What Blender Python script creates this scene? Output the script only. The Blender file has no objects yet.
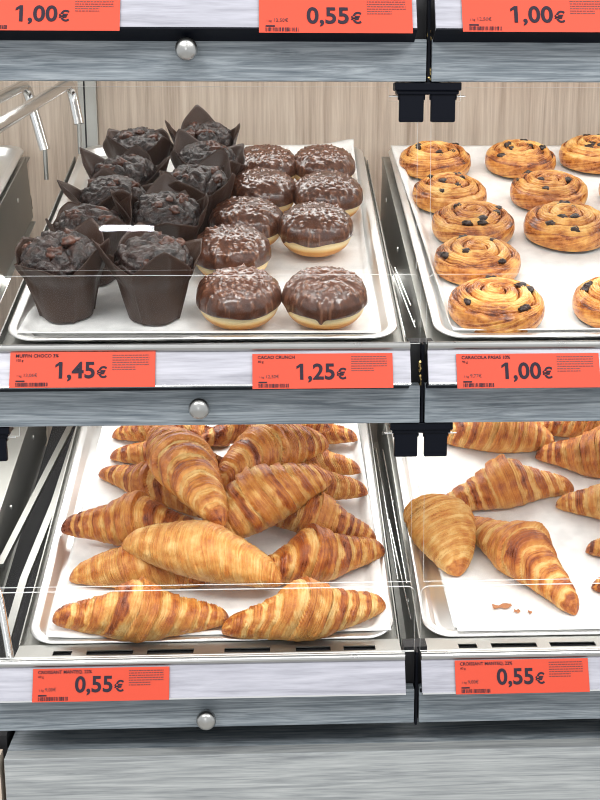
import bpy, bmesh, math, random
from mathutils import Vector, Matrix, noise
C = bpy.context.scene.collection
PI = math.pi
R = math.radians
random.seed(7)

# ------------------------------------------------------------------ camera
CAMLOC = Vector((0.0737, -1.1375, 1.42))
FPX, XC, PSI, PITCH, ROLL = 1200.0, 329.5, 0.0454, 0.2304, 0.0013
fwd = Vector((math.sin(PSI)*math.cos(PITCH), math.cos(PSI)*math.cos(PITCH), -math.sin(PITCH)))
right = Vector((math.cos(PSI), -math.sin(PSI), 0)); up = right.cross(fwd)
rr_ = right*math.cos(ROLL) + up*math.sin(ROLL)
uu_ = up*math.cos(ROLL) - right*math.sin(ROLL)
cd = bpy.data.cameras.new('camera'); cam = bpy.data.objects.new('camera', cd); C.objects.link(cam)
M = Matrix((rr_, uu_, -fwd)).transposed().to_4x4(); M.translation = CAMLOC
cam.matrix_world = M
cd.sensor_fit = 'VERTICAL'; cd.sensor_height = 24; cd.lens = FPX/800*24
cd.shift_x = -(XC-300)/800; cd.clip_start = .05; cd.clip_end = 100
bpy.context.scene.camera = cam

def ray(px, py):
    return (fwd + rr_*((px-XC)/FPX) - uu_*((py-400)/FPX)).normalized()
def hit(px, py, O, n):                       # where the line of sight through a photo point meets a plane
    d = ray(px, py); return CAMLOC + d*((Vector(O)-CAMLOC).dot(n)/d.dot(n))
NY = Vector((0, 1, 0))
def atY(px, py, Y): return hit(px, py, (0, Y, 0), NY)

# ------------------------------------------------------------------ object helpers
def tag(o, label=None, cat=None, group=None, kind=None):
    if label: o['label'] = label
    if cat: o['category'] = cat
    if group: o['group'] = group
    if kind: o['kind'] = kind
    return o
def thing(name, label, cat, mat=None, group=None):
    o = bpy.data.objects.new(name, None); C.objects.link(o); o.empty_display_size = .02
    if mat is not None: o.matrix_world = mat
    return tag(o, label, cat, group)
def frame(loc, X=(1,0,0), Y=(0,1,0), Z=(0,0,1)):
    m = Matrix((Vector(X), Vector(Y), Vector(Z))).transposed().to_4x4(); m.translation = Vector(loc); return m
class MB:
    def __init__(s): s.v = []; s.f = []; s.m = []; s.sm = []
    def add(s, v, f, mi=0, smooth=False):
        b = len(s.v); s.v += [tuple(p) for p in v]
        for q in f: s.f.append(tuple(i+b for i in q)); s.m.append(mi); s.sm.append(smooth)
    def box(s, x0, x1, y0, y1, z0, z1, mi=0, bev=0.0):
        if bev <= 0:
            v = [(x,y,z) for x in (x0,x1) for y in (y0,y1) for z in (z0,z1)]
            s.add(v, [(0,1,3,2),(4,6,7,5),(0,4,5,1),(2,3,7,6),(0,2,6,4),(1,5,7,3)], mi); return
        bm = bmesh.new(); bmesh.ops.create_cube(bm, size=1)
        for q in bm.verts: q.co = Vector(((x0+x1)/2+q.co.x*(x1-x0), (y0+y1)/2+q.co.y*(y1-y0), (z0+z1)/2+q.co.z*(z1-z0)))
        bmesh.ops.bevel(bm, geom=bm.edges[:], offset=bev, segments=2, affect='EDGES', profile=.5)
        bm.verts.index_update()
        s.add([q.co for q in bm.verts], [[q.index for q in f.verts] for f in bm.faces], mi, False); bm.free()
    def prism_x(s, prof, x0, x1, mi=0, smooth=False):     # closed (y,z) outline run along x
        n = len(prof)
        v = [(x0,y,z) for y,z in prof] + [(x1,y,z) for y,z in prof]
        s.add(v, [(i,(i+1)%n,n+(i+1)%n,n+i) for i in range(n)], mi, smooth)
        s.add(v, [tuple(range(n-1,-1,-1)), tuple(range(n,2*n))], mi)
    def tube(s, pts, r, seg=12, mi=0, closed=False):
        pts = [Vector(p) for p in pts]; n = len(pts); rings = []; ref = None
        for i,p in enumerate(pts):
            d = (pts[min(i+1,n-1)]-pts[max(i-1,0)]).normalized()
            if ref is None: ref = d.orthogonal().normalized()
            ref = (ref - d*ref.dot(d)).normalized(); b = d.cross(ref)
            rings += [p + ref*r*math.cos(2*PI*k/seg) + b*r*math.sin(2*PI*k/seg) for k in range(seg)]
        f = [(i*seg+k, i*seg+(k+1)%seg, (i+1)*seg+(k+1)%seg, (i+1)*seg+k) for i in range(n-1) for k in range(seg)]
        s.add(rings, f, mi, True)
        s.add(rings, [tuple(range(seg-1,-1,-1)), tuple((n-1)*seg+k for k in range(seg))], mi)
    def lathe(s, prof, seg=32, mi=0, axis='z', loc=(0,0,0)):   # (r, h) outline from pole to pole
        v = []; L = Vector(loc)
        for r,h in prof:
            for k in range(seg):
                a = 2*PI*k/seg; p = Vector((r*math.cos(a), r*math.sin(a), h))
                if axis == 'y': p = Vector((p.x, -p.z, p.y))
                v.append(p+L)
        n = len(prof)
        s.add(v, [(i*seg+k, i*seg+(k+1)%seg, (i+1)*seg+(k+1)%seg, (i+1)*seg+k) for i in range(n-1) for k in range(seg)], mi, True)
        s.add(v, [tuple(range(seg-1,-1,-1)), tuple((n-1)*seg+k for k in range(seg))], mi, True)
    def mesh(s, name, mats):
        me = bpy.data.meshes.new(name); me.from_pydata(s.v, [], s.f)
        for m in (mats if isinstance(mats,(list,tuple)) else [mats]): me.materials.append(m)
        me.polygons.foreach_set('material_index', s.m); me.polygons.foreach_set('use_smooth', s.sm)
        me.update(); return me
    def build(s, name, mats, parent=None):
        return link(name, s.mesh(name, mats), parent)
def link(name, me, parent=None, mat=None):
    o = bpy.data.objects.new(name, me); C.objects.link(o)
    if parent: o.parent = parent
    if mat is not None: o.matrix_local = mat
    return o
def grid_mesh(name, n, m, fn, mats, wrap=False, uv=None, attr=None, cap=False):
    v = [fn(i, j) for i in range(n) for j in range(m)]
    mm = m if wrap else m-1
    f = [(i*m+j, i*m+(j+1)%m, (i+1)*m+(j+1)%m, (i+1)*m+j) for i in range(n-1) for j in range(mm)]
    if cap: f += [tuple(range(m-1,-1,-1)), tuple((n-1)*m+k for k in range(m))]
    me = bpy.data.meshes.new(name); me.from_pydata(v, [], f)
    for q in (mats if isinstance(mats,(list,tuple)) else [mats]): me.materials.append(q)
    me.polygons.foreach_set('use_smooth', [True]*len(f))
    if uv:
        L = me.uv_layers.new(name='UVMap'); data = []
        for p in me.polygons:
            jj = [vi % m for vi in p.vertices]
            for vi in p.vertices:
                i, j = divmod(vi, m)
                if wrap and j == 0 and max(jj) == m-1: j = m
                data += uv(i, j)
        L.data.foreach_set('uv', data)
    if attr:
        for nm, fa in attr.items():
            A = me.attributes.new(nm, 'FLOAT', 'POINT')
            A.data.foreach_set('value', [fa(i, j) for i in range(n) for j in range(m)])
    me.update(); return me
def sstep(a, b, x):
    t = min(1, max(0, (x-a)/(b-a))); return t*t*(3-2*t)

# ------------------------------------------------------------------ materials
def new_mat(name):
    m = bpy.data.materials.new(name); m.use_nodes = True
    nt = m.node_tree; return m, nt, nt.nodes['Principled BSDF']
def nd(nt, t, **k):
    n = nt.nodes.new(t)
    for a,b in k.items():
        if a in n.bl_rna.properties: setattr(n, a, b)
        else: n.inputs[a].default_value = b
    return n
def ramp(nt, stops, interp='LINEAR'):
    r = nt.nodes.new('ShaderNodeValToRGB'); e = r.color_ramp.elements; r.color_ramp.interpolation = interp
    while len(e) < len(stops): e.new(.5)
    for q,(p,c) in zip(e, stops): q.position = p; q.color = (*c, 1)
    return r
def s2l(r, g, b):
    f = lambda c: ((c/255+.055)/1.055)**2.4 if c > 10 else c/255/12.92
    return (f(r), f(g), f(b))
def plain(name, col, rough=.5, metal=0., **k):
    m, nt, p = new_mat(name)
    p.inputs['Base Color'].default_value = (*col, 1); p.inputs['Roughness'].default_value = rough; p.inputs['Metallic'].default_value = metal
    for a,b in k.items(): p.inputs[a].default_value = b
    return m
def wood(name, stops, sc, rough=.45, dist=1.2, bump=.05):
    m, nt, p = new_mat(name); L = nt.links
    tc = nd(nt, 'ShaderNodeTexCoord'); mp = nd(nt, 'ShaderNodeMapping'); mp.inputs['Scale'].default_value = sc
    oi = nd(nt, 'ShaderNodeObjectInfo'); ad = nd(nt, 'ShaderNodeVectorMath', operation='MULTIPLY_ADD')
    ad.inputs[0].default_value = (3.1, 5.3, 2.7); L.new(oi.outputs['Random'], ad.inputs[1]); L.new(tc.outputs['Object'], ad.inputs[2])
    L.new(ad.outputs[0], mp.inputs[0])
    n1 = nd(nt, 'ShaderNodeTexNoise', Scale=1., Detail=6., Roughness=.65, Distortion=dist)
    n2 = nd(nt, 'ShaderNodeTexNoise', Scale=5., Detail=3., Roughness=.6)
    L.new(mp.outputs[0], n1.inputs['Vector']); L.new(mp.outputs[0], n2.inputs['Vector'])
    mx = nd(nt, 'ShaderNodeMix', data_type='FLOAT'); mx.inputs[0].default_value = .35
    L.new(n1.outputs['Fac'], mx.inputs[2]); L.new(n2.outputs['Fac'], mx.inputs[3])
    r = ramp(nt, stops); L.new(mx.outputs[0], r.inputs[0]); L.new(r.outputs[0], p.inputs['Base Color'])
    b = nd(nt, 'ShaderNodeBump', Strength=bump, Distance=.001); L.new(mx.outputs[0], b.inputs['Height']); L.new(b.outputs[0], p.inputs['Normal'])
    p.inputs['Roughness'].default_value = rough
    return m
fascia_m = wood('grey_laminate', [(.34, s2l(76,86,95)), (.46, s2l(108,117,124)), (.55, s2l(134,142,148)), (.68, s2l(160,168,173))], (5,60,120), .45, 2.6)
base_m = wood('pale_grey_laminate', [(.36, s2l(124,128,131)), (.5, s2l(153,157,158)), (.66, s2l(180,183,183))], (4,60,110), .42, 1.8)
insert_m = wood('silver_lilac_laminate', [(.34, s2l(140,140,149)), (.5, s2l(168,168,178)), (.66, s2l(190,190,199))], (4,60,90), .3)
oak_m = wood('pale_oak_laminate', [(.34, s2l(172,153,136)), (.5, s2l(204,187,170)), (.66, s2l(224,210,194))], (70,40,2.2), .5, .6)
def metal(name, col, rough, scratch=.08, sc=(30,30,30)):
    m, nt, p = new_mat(name); L = nt.links
    tc = nd(nt, 'ShaderNodeTexCoord'); mp = nd(nt, 'ShaderNodeMapping'); mp.inputs['Scale'].default_value = sc; L.new(tc.outputs['Object'], mp.inputs[0])
    n = nd(nt, 'ShaderNodeTexNoise', Scale=1., Detail=4.); L.new(mp.outputs[0], n.inputs['Vector'])
    mr = nd(nt, 'ShaderNodeMapRange'); mr.inputs['To Min'].default_value = max(.02, rough-scratch); mr.inputs['To Max'].default_value = rough+scratch
    L.new(n.outputs['Fac'], mr.inputs['Value']); L.new(mr.outputs[0], p.inputs['Roughness'])
    p.inputs['Base Color'].default_value = (*col, 1); p.inputs['Metallic'].default_value = 1
    return m
alu_m = metal('aluminium', (.86,.86,.85), .42, .08)
steel_m = metal('stainless_steel', (.40,.40,.375), .46, .1, (14,14,14))
deck_m = metal('deck_steel', (.42,.42,.40), .45, .1)
chrome_m = metal('chrome', (.72,.72,.71), .17, .05)
nickel_m = metal('brushed_nickel', (.42,.42,.41), .3, .08)
dark_m = plain('black_plastic', (.002,.003,.007), .45, **{'Specular IOR Level': .12})
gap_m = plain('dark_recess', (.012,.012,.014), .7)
brass_m = metal('brass', (.6,.44,.18), .35)
screw_m = metal('zinc', (.75,.75,.73), .3)
orange_m = plain('orange_card', s2l(206,74,52), .5, **{'Specular IOR Level': .25})
ink_m = plain('grey_ink', s2l(52,46,56), .8, **{'Specular IOR Level': .1})
ink2_m = plain('brown_ink', s2l(104,42,42), .5)
def acrylic(name, tint, edge=False):
    m, nt, p = new_mat(name); L = nt.links; nt.nodes.remove(p); out = nt.nodes['Material Output']
    t = nd(nt, 'ShaderNodeBsdfTransparent'); t.inputs[0].default_value = (*tint, 1)
    g = nd(nt, 'ShaderNodeBsdfGlossy', Roughness=0.)
    if edge:
        d = nd(nt, 'ShaderNodeBsdfDiffuse'); d.inputs[0].default_value = (.93,.95,.95,1)
        mx = nd(nt, 'ShaderNodeMixShader'); mx.inputs[0].default_value = .62
        L.new(t.outputs[0], mx.inputs[1]); L.new(d.outputs[0], mx.inputs[2])
    else:
        fr = nd(nt, 'ShaderNodeFresnel', IOR=1.14); mx = nd(nt, 'ShaderNodeMixShader'); L.new(fr.outputs[0], mx.inputs[0])
        L.new(t.outputs[0], mx.inputs[1]); L.new(g.outputs[0], mx.inputs[2])
    L.new(mx.outputs[0], out.inputs[0]); return m
clear_m = acrylic('clear_acrylic', (.985,.99,.99))
edge_m = acrylic('acrylic_cut_edge', (.9,.93,.93), True)
def paper(name, col, rough=.7, sc=60, bump=.08, trans=0):
    m, nt, p = new_mat(name); L = nt.links
    tc = nd(nt, 'ShaderNodeTexCoord'); n = nd(nt, 'ShaderNodeTexNoise', Scale=sc, Detail=5.); L.new(tc.outputs['Object'], n.inputs['Vector'])
    b = nd(nt, 'ShaderNodeBump', Strength=bump, Distance=.002); L.new(n.outputs['Fac'], b.inputs['Height']); L.new(b.outputs[0], p.inputs['Normal'])
    c0 = tuple(c*.86 for c in col)
    r = ramp(nt, [(.35, c0), (.6, col)]); L.new(n.outputs['Fac'], r.inputs[0]); L.new(r.outputs[0], p.inputs['Base Color'])
    p.inputs['Roughness'].default_value = rough; return m
parch_m = paper('parchment', (.84,.835,.82), .6, 45, .04)
tulip_m = paper('brown_baking_paper', s2l(62,42,32), .45, 70, .12)

def pastry(name, stops, line=(70,3), bump=.35, r0=.5, r1=.28, nz=.3, gen=None, coat=0.):
    """baked dough: the 'bake' attribute runs from pale crumb to brown crust, fine laminations follow the UV"""
    m, nt, p = new_mat(name); L = nt.links
    at = nd(nt, 'ShaderNodeAttribute', attribute_name='bake')
    tc = nd(nt, 'ShaderNodeTexCoord'); mp = nd(nt, 'ShaderNodeMapping'); mp.inputs['Scale'].default_value = (*line, 1)
    oi = nd(nt, 'ShaderNodeObjectInfo'); ad = nd(nt, 'ShaderNodeVectorMath', operation='MULTIPLY_ADD'); ad.inputs[0].default_value = (7.3, 9.1, 0)
    L.new(oi.outputs['Random'], ad.inputs[1]); L.new(tc.outputs['UV'], ad.inputs[2]); L.new(ad.outputs[0], mp.inputs[0])
    n1 = nd(nt, 'ShaderNodeTexNoise', Scale=1., Detail=5., Roughness=.6, Distortion=.5); L.new(mp.outputs[0], n1.inputs['Vector'])
    n2 = nd(nt, 'ShaderNodeTexNoise', Scale=95., Detail=4., Roughness=.65); L.new(tc.outputs['Object'], n2.inputs['Vector'])
    n3 = nd(nt, 'ShaderNodeTexNoise', Scale=260., Detail=2.); L.new(tc.outputs['Object'], n3.inputs['Vector'])
    a1 = nd(nt, 'ShaderNodeMath', operation='MULTIPLY_ADD'); a1.inputs[1].default_value = nz*1.6; a1.inputs[2].default_value = -nz*.8; L.new(n1.outputs['Fac'], a1.inputs[0])
    a2 = nd(nt, 'ShaderNodeMath', operation='MULTIPLY_ADD'); a2.inputs[1].default_value = nz*1.3; a2.inputs[2].default_value = -nz*.65; L.new(n2.outputs['Fac'], a2.inputs[0])
    s1 = nd(nt, 'ShaderNodeMath', operation='ADD'); L.new(a1.outputs[0], s1.inputs[0]); L.new(a2.outputs[0], s1.inputs[1])
    s2 = nd(nt, 'ShaderNodeMath', operation='ADD', use_clamp=True); L.new(s1.outputs[0], s2.inputs[0]); L.new(at.outputs['Fac'], s2.inputs[1])
    r = ramp(nt, stops); L.new(s2.outputs[0], r.inputs[0]); L.new(r.outputs[0], p.inputs['Base Color'])
    mr = nd(nt, 'ShaderNodeMapRange'); mr.inputs['To Min'].default_value = r0; mr.inputs['To Max'].default_value = r1; L.new(s2.outputs[0], mr.inputs['Value']); L.new(mr.outputs[0], p.inputs['Roughness'])
    h = nd(nt, 'ShaderNodeMath', operation='MULTIPLY_ADD'); h.inputs[1].default_value = .3; L.new(n3.outputs['Fac'], h.inputs[0]); L.new(n1.outputs['Fac'], h.inputs[2])
    b = nd(nt, 'ShaderNodeBump', Strength=bump, Distance=.003); L.new(h.outputs[0], b.inputs['Height']); L.new(b.outputs[0], p.inputs['Normal'])
    p.inputs['Coat Weight'].default_value = coat; p.inputs['Coat Roughness'].default_value = .165
    return m
cro_m = pastry('croissant_crust', [(0, s2l(234,194,128)), (.25, s2l(218,158,82)), (.5, s2l(198,122,52)), (.75, s2l(158,78,28)), (1, s2l(100,40,15))], (40,1.3), .9, .48, .26, .5)
swirl_m = pastry('glazed_swirl_dough', [(0, s2l(250,208,132)), (.3, s2l(232,172,88)), (.55, s2l(204,128,52)), (.8, s2l(150,78,30)), (1, s2l(88,40,18))], (3,75), .6, .4, .22, .85, coat=.35)
bun_m = pastry('fried_dough', [(0, s2l(246,226,178)), (.4, s2l(232,190,120)), (.7, s2l(206,142,66)), (1, s2l(160,92,34))], (6,6), .1, .5, .45, .16)
def choc(name, c0, c1, rough, sc, bump, dist=.002, coat=.0):
    m, nt, p = new_mat(name); L = nt.links
    tc = nd(nt, 'ShaderNodeTexCoord'); n = nd(nt, 'ShaderNodeTexNoise', Scale=sc, Detail=5., Roughness=.6); L.new(tc.outputs['Object'], n.inputs['Vector'])
    r = ramp(nt, [(.38, c0), (.66, c1)]); L.new(n.outputs['Fac'], r.inputs[0]); L.new(r.outputs[0], p.inputs['Base Color'])
    b = nd(nt, 'ShaderNodeBump', Strength=bump, Distance=dist); L.new(n.outputs['Fac'], b.inputs['Height']); L.new(b.outputs[0], p.inputs['Normal'])
    p.inputs['Roughness'].default_value = rough; p.inputs['Coat Weight'].default_value = coat; p.inputs['Coat Roughness'].default_value = .16
    return m
icing_m = choc('chocolate_icing', s2l(66,37,25), s2l(96,57,39), .28, 120, .25, .002, .7)
_nt = icing_m.node_tree; _p = _nt.nodes['Principled BSDF']; _a = nd(_nt, 'ShaderNodeAttribute', attribute_name='bit'); _r = ramp(_nt, [(.35,(0,0,0)),(.9,(1,1,1))]); _nt.links.new(_a.outputs['Fac'], _r.inputs[0])
_x = nd(_nt, 'ShaderNodeMix', data_type='RGBA'); _nt.links.new(_r.outputs[0], _x.inputs[0]); _src = _p.inputs['Base Color'].links[0].from_socket
_nt.links.new(_src, _x.inputs[6]); _x.inputs[7].default_value = (*s2l(128,86,64),1); _nt.links.new(_x.outputs[2], _p.inputs['Base Color'])
nut_m = choc('crunchy_bit', s2l(96,60,42), s2l(140,98,72), .4, 200, .3)
cake_m = choc('dark_chocolate_cake', s2l(18,9,7), s2l(52,29,21), .42, 150, .9, .004, .22)
chunk_m = choc('chocolate_chunk', s2l(48,26,18), s2l(98,58,42), .32, 150, .4)
raisin_m = choc('raisin', s2l(26,15,12), s2l(58,32,22), .28, 220, .7)
flake_m = plain('pastry_flake', s2l(176,118,80), .6)

# ------------------------------------------------------------------ layout of the display case
W = .433                                   # width of one bay
TILT = .3032                               # the shelves lean towards the shopper
ED = Vector((0, math.cos(TILT), math.sin(TILT))); EN = Vector((0, -math.sin(TILT), math.cos(TILT))); EX = Vector((1,0,0))
TRAY_W, TRAY_D, TRAY_H = .4, .6, .0125
RIM = {'mid': Vector((0, .060, 1.2043)), 'low': Vector((0, .073, .870))}     # front edge of the tray rims
BASE = {k: v - EN*TRAY_H for k, v in RIM.items()}                            # the same on the deck
BAYX = {'left': -W-.046, 'centre': 0., 'right': W}
def tp(tier, x, d, h): return BASE[tier] + EX*x + ED*d + EN*h
def on_tray(tier, px, py, h): return hit(px, py, BASE[tier]+EN*h, EN)
WALL_Y = .70
LEAN = R(26)
UPF = Vector((0, math.sin(LEAN), math.cos(LEAN))); NF = Vector((0, -math.cos(LEAN), math.sin(LEAN)))
Zb = {'top': atY(212,81,0).z, 'mid': atY(212,425,0).z, 'low': atY(212,727,0).z}
FH = {'top': .0375, 'mid': .0375, 'low': .0375}
RAIL_L = .0410
def rail_org(t): return Vector((0, -.022, Zb[t]+FH[t]+.0075))
def on_rail(t, px, py): return hit(px, py, rail_org(t)+NF*.0022, NF)

# ------------------------------------------------------------------ setting
def struct(name, mb, m): return tag(mb.build(name, m), kind='structure')
b = MB(); b.box(-2.2, 2.2, WALL_Y, WALL_Y+.02, 0, 2.2); struct('wall_back', b, oak_m)
b = MB(); b.box(-2.6, 2.6, -3.5, WALL_Y+.02, -.05, 0); struct('floor', b, plain('floor_tile', s2l(196,194,190), .35))

b = MB(); b.prism_x([(.03,1.50),(.03,1.515),(WALL_Y,1.70),(WALL_Y,1.685)], -1.0, 1.2); struct('shelf_underside', b, plain('white_board', (.7,.7,.69), .5))  # unseen underside of the top shelf, added to stop light leaking in

# ------------------------------------------------------------------ base cabinet
pb = atY(300, 752.5, -.004)
t = thing('base_cabinet', 'grey wood-look base cabinet under the lowest shelves', 'cabinet', frame((0,0,0)))
xl = atY(4, 765, -.004).x
b = MB(); b.box(xl, 1.2, -.004, .014, .10, pb.z-.0005, bev=.001); b.build('front_panel', base_m, t)
b = MB(); b.box(xl, 1.2, .014, .085, pb.z-.012, pb.z-.0005); b.build('ledge', fascia_m, t)
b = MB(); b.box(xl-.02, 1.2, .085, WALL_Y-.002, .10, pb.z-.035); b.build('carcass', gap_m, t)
q0 = RIM['low']; b = MB(); b.prism_x([(.03,pb.z-.03),(.03,q0.z-.085),(.68,q0.z-.085+.65*math.tan(TILT)),(.68,pb.z-.03)], -.262, -.2145); b.build('shade_filler', gap_m, t)  # black block added for the shade in the unlit gap between carriers
b = MB(); b.box(xl-.05, xl-.006, .002, .02, .10, pb.z-.002); b.build('side_post', oak_m, t)
b = MB(); b.box(xl, 1.2, .04, .06, 0, .10); b.build('plinth', gap_m, t)

# ------------------------------------------------------------------ fascias with knobs, price rails
TIERN = {'top': 'highest', 'mid': 'middle', 'low': 'lowest'}
BAYN = {'centre': 'left-hand bay', 'right': 'right-hand bay'}
WHAT = {('top','centre'): 'above the muffins and doughnuts', ('top','right'): 'above the raisin swirls',
        ('mid','centre'): 'between the muffins and the croissant pile', ('mid','right'): 'between the raisin swirls and the loose croissants',
        ('low','centre'): 'under the croissant pile', ('low','right'): 'under the few loose croissants'}
KNOB = {'top': (187.5,50), 'mid': (200,405), 'low': (207,713)}
for tr in ('top','mid','low'):
    for bay in ('centre','right'):
        x = BAYX[bay]; o = rail_org(tr)
        t = thing('shelf_fascia', 'grey streaked wood-look fascia board ' + WHAT[tr,bay], 'fascia board', frame((x,0,Zb[tr])), 'fascia boards')
        b = MB(); b.box(-W/2+.0025, W/2-.0025, 0, .016, 0, FH[tr], bev=.0008); b.build('board', fascia_m, t)
        kp = atY(*KNOB[tr], 0)
        b = MB(); b.lathe([(.0045,-.001),(.0045,.008),(.0075,.009),(.0098,.012),(.0102,.016),(.009,.0195),(.006,.0215),(.001,.0222)], 28, axis='y', loc=(kp.x if bay=='centre' else 0, 0, kp.z-Zb[tr]))
        b.build('knob', nickel_m, t)
        t = thing('price_rail', 'slanted silver price rail with chrome lip ' + WHAT[tr,bay], 'price rail', frame(o+Vector((x,0,0)), EX, UPF, NF), 'price rails')
        x0, x1 = -W/2+.003, W/2-.003
        if bay == 'centre': x1 -= .011
        b = MB(); b.box(x0, x1, 0, RAIL_L-.0085, -.004, 0); b.build('insert', insert_m, t)
        b = MB(); b.box(x0, x1, -.0016, 0, -.004, .0012); b.build('lower_lip', chrome_m if tr!='top' else dark_m, t)
        b = MB(); b.prism_x([(RAIL_L-.0085+.0085*(1-math.cos(a))/2, .0045*math.sin(a)) for a in [k*PI/8 for k in range(9)]] + [(RAIL_L-.0005,-.012),(RAIL_L-.0085,-.012)], x0, x1, smooth=False); b.build('chrome_lip', nickel_m, t)
        b = MB(); b.box(x0, x1, .0005, .004, -.03, -.004); b.build('bracket_strip', dark_m, t)
# black brackets filling the gap between the bays behind fascias and rails
BR = {'top': ((429,36),(429,74)), 'mid': ((420.5,380),(420.5,366)), 'low': ()}
for tr in ('top','mid','low'):
    zt = (rail_org(tr)+UPF*RAIL_L).z-.004; zb0 = Zb[tr]-(.0 if tr != 'low' else .004)
    t = thing('gap_bracket', {'top':'black bracket in the gap between the two highest fascia boards, brass clips in it','mid':'black bracket in the gap between the two middle price rails, above the lower hinge','low':'black bracket in the gap between the two lowest price rails'}[tr], 'bracket', frame((W/2,.017,zb0)), 'black gap brackets')
    b = MB(); b.box(-.012, .012, .0, .02, 0, zt-zb0); b.build('channel', gap_m, t)
    b = MB(); b.box(-.0012, .0012, -.014, .0, .0, zt-zb0); b.build('fin', dark_m, t)
    for (px, py) in BR[tr]:
        p = atY(px, py, .008); rnd = random.Random(py)
        pts = [(rnd.uniform(-.0012,.0012), rnd.uniform(-.002,.002), -.005+k*.0017) for k in range(7)]
        q = MB(); q.tube([(p.x-W/2+a, -.012+bb, p.z-zb0+c) for a,bb,c in pts], .0014, 6); q.build('brass_clip', brass_m, t)

# ------------------------------------------------------------------ hinge brackets and acrylic panes
def rounded(x0, x1, z0, z1, rad, corners=(1,1,1,1), seg=5):
    out = []
    for (cx, cz, a0, use) in ((x1,z1,0,corners[0]),(x0,z1,90,corners[1]),(x0,z0,180,corners[2]),(x1,z0,270,corners[3])):
        if not use: out.append((cx,cz)); continue
        ox = cx-rad if cx == x1 else cx+rad; oz = cz-rad if cz == z1 else cz+rad
        for k in range(seg+1):
            a = R(a0+90*k/seg); out.append((ox+rad*math.cos(a), oz+rad*math.sin(a)))
    return out
def pane(outline, th):
    b = MB(); n = len(outline)
    v = [(x,0,z) for x,z in outline] + [(x,th,z) for x,z in outline]
    b.add(v, [tuple(range(n-1,-1,-1)), tuple(range(n,2*n))], 0)
    b.add(v, [(i,(i+1)%n,n+(i+1)%n,n+i) for i in range(n)], 1)
    return b
FL_TOP_Y, FL_BOT_Y = .030, .014
for tr, bot, ltop in (('top',270,275.5),('mid',585,590)):
    dk = {'top':'mid','mid':'low'}[tr]
    for bay in ('centre','right'):
        x = BAYX[bay]; zt = Zb[tr]-.004; zb_ = atY(212,bot,FL_BOT_Y).z; H = zt-zb_
        ax = Vector((0, FL_TOP_Y-FL_BOT_Y, H)).normalized(); ny = ax.cross(EX)*-1
        t = thing('acrylic_flap', 'clear hinged acrylic flap in front of the ' + {('top','centre'):'muffins and doughnuts',('top','right'):'raisin swirls',('mid','centre'):'croissant pile',('mid','right'):'loose croissants'}[tr,bay], 'acrylic flap', frame((x,FL_TOP_Y,zt), EX, Vector((0,ax.z,-ax.y)), ax), 'hinged acrylic flaps')
        Hs = Vector((0, FL_TOP_Y-FL_BOT_Y, H)).length; h = W/2-.0065
        ol = [(h-.028,0),(-h+.028,0),(-h+.028,-.013),(-h,-.013)] + [(-h,-Hs),(h,-Hs)] + [(h,-.013),(h-.028,-.013)]
        pane(ol, .003).build('pane', [clear_m, edge_m], t)
        g0 = rail_org(dk) + UPF*(RAIL_L+.0008); gz = atY(212,ltop,.004).z
        t = thing('acrylic_guard', 'low clear acrylic guard standing on the rail before the ' + {('top','centre'):'muffins and doughnuts',('top','right'):'raisin swirls',('mid','centre'):'croissant pile',('mid','right'):'loose croissants'}[tr,bay], 'acrylic guard', frame((x,.004,g0.z)), 'low acrylic guards')
        h = W/2-.003
        pane(rounded(-h, h, -.004, gz-g0.z, .008, (1,1,0,0)), .003).build('pane', [clear_m, edge_m], t)
def hinge(x, tr, label):
    t = thing('hinge_bracket', label, 'hinge bracket', frame((x,.0,Zb[tr]-.0005)), 'black hinge brackets')
    b = MB(); b.box(-.031, .031, .002, .022, -.0075, 0, bev=.001); b.box(-.029,.029,.004,.02,-.011,-.0072,bev=.001)
    b.build('bar', dark_m, t)
    for s in (-1,1):
        b = MB(); c = s*.0148
        b.box(c-.0115, c+.0115, .006, .0125, -.036, -.0085, bev=.0015)
        b.build('clip_plate', dark_m, t)
        b = MB(); b.tube([(c-.0125,.010,-.0125),(c+.0125,.010,-.0125)], .0036, 12); b.build('hinge_barrel', dark_m, t)
        b = MB(); b.tube([(c+s*.0125,.010,-.0125),(c+s*.021,.010,-.0125)], .0008, 6); b.build('hinge_pin', chrome_m, t)
hinge(W/2, 'top', 'black plastic hinge bracket with two clip plates, beside the back row of raisin swirls')
hinge(W/2, 'mid', 'black plastic hinge bracket with two clip plates, above the pale fat croissant')
hinge(-W/2, 'mid', 'black plastic hinge bracket above the steel side sheet left of the croissant pile')

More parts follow.
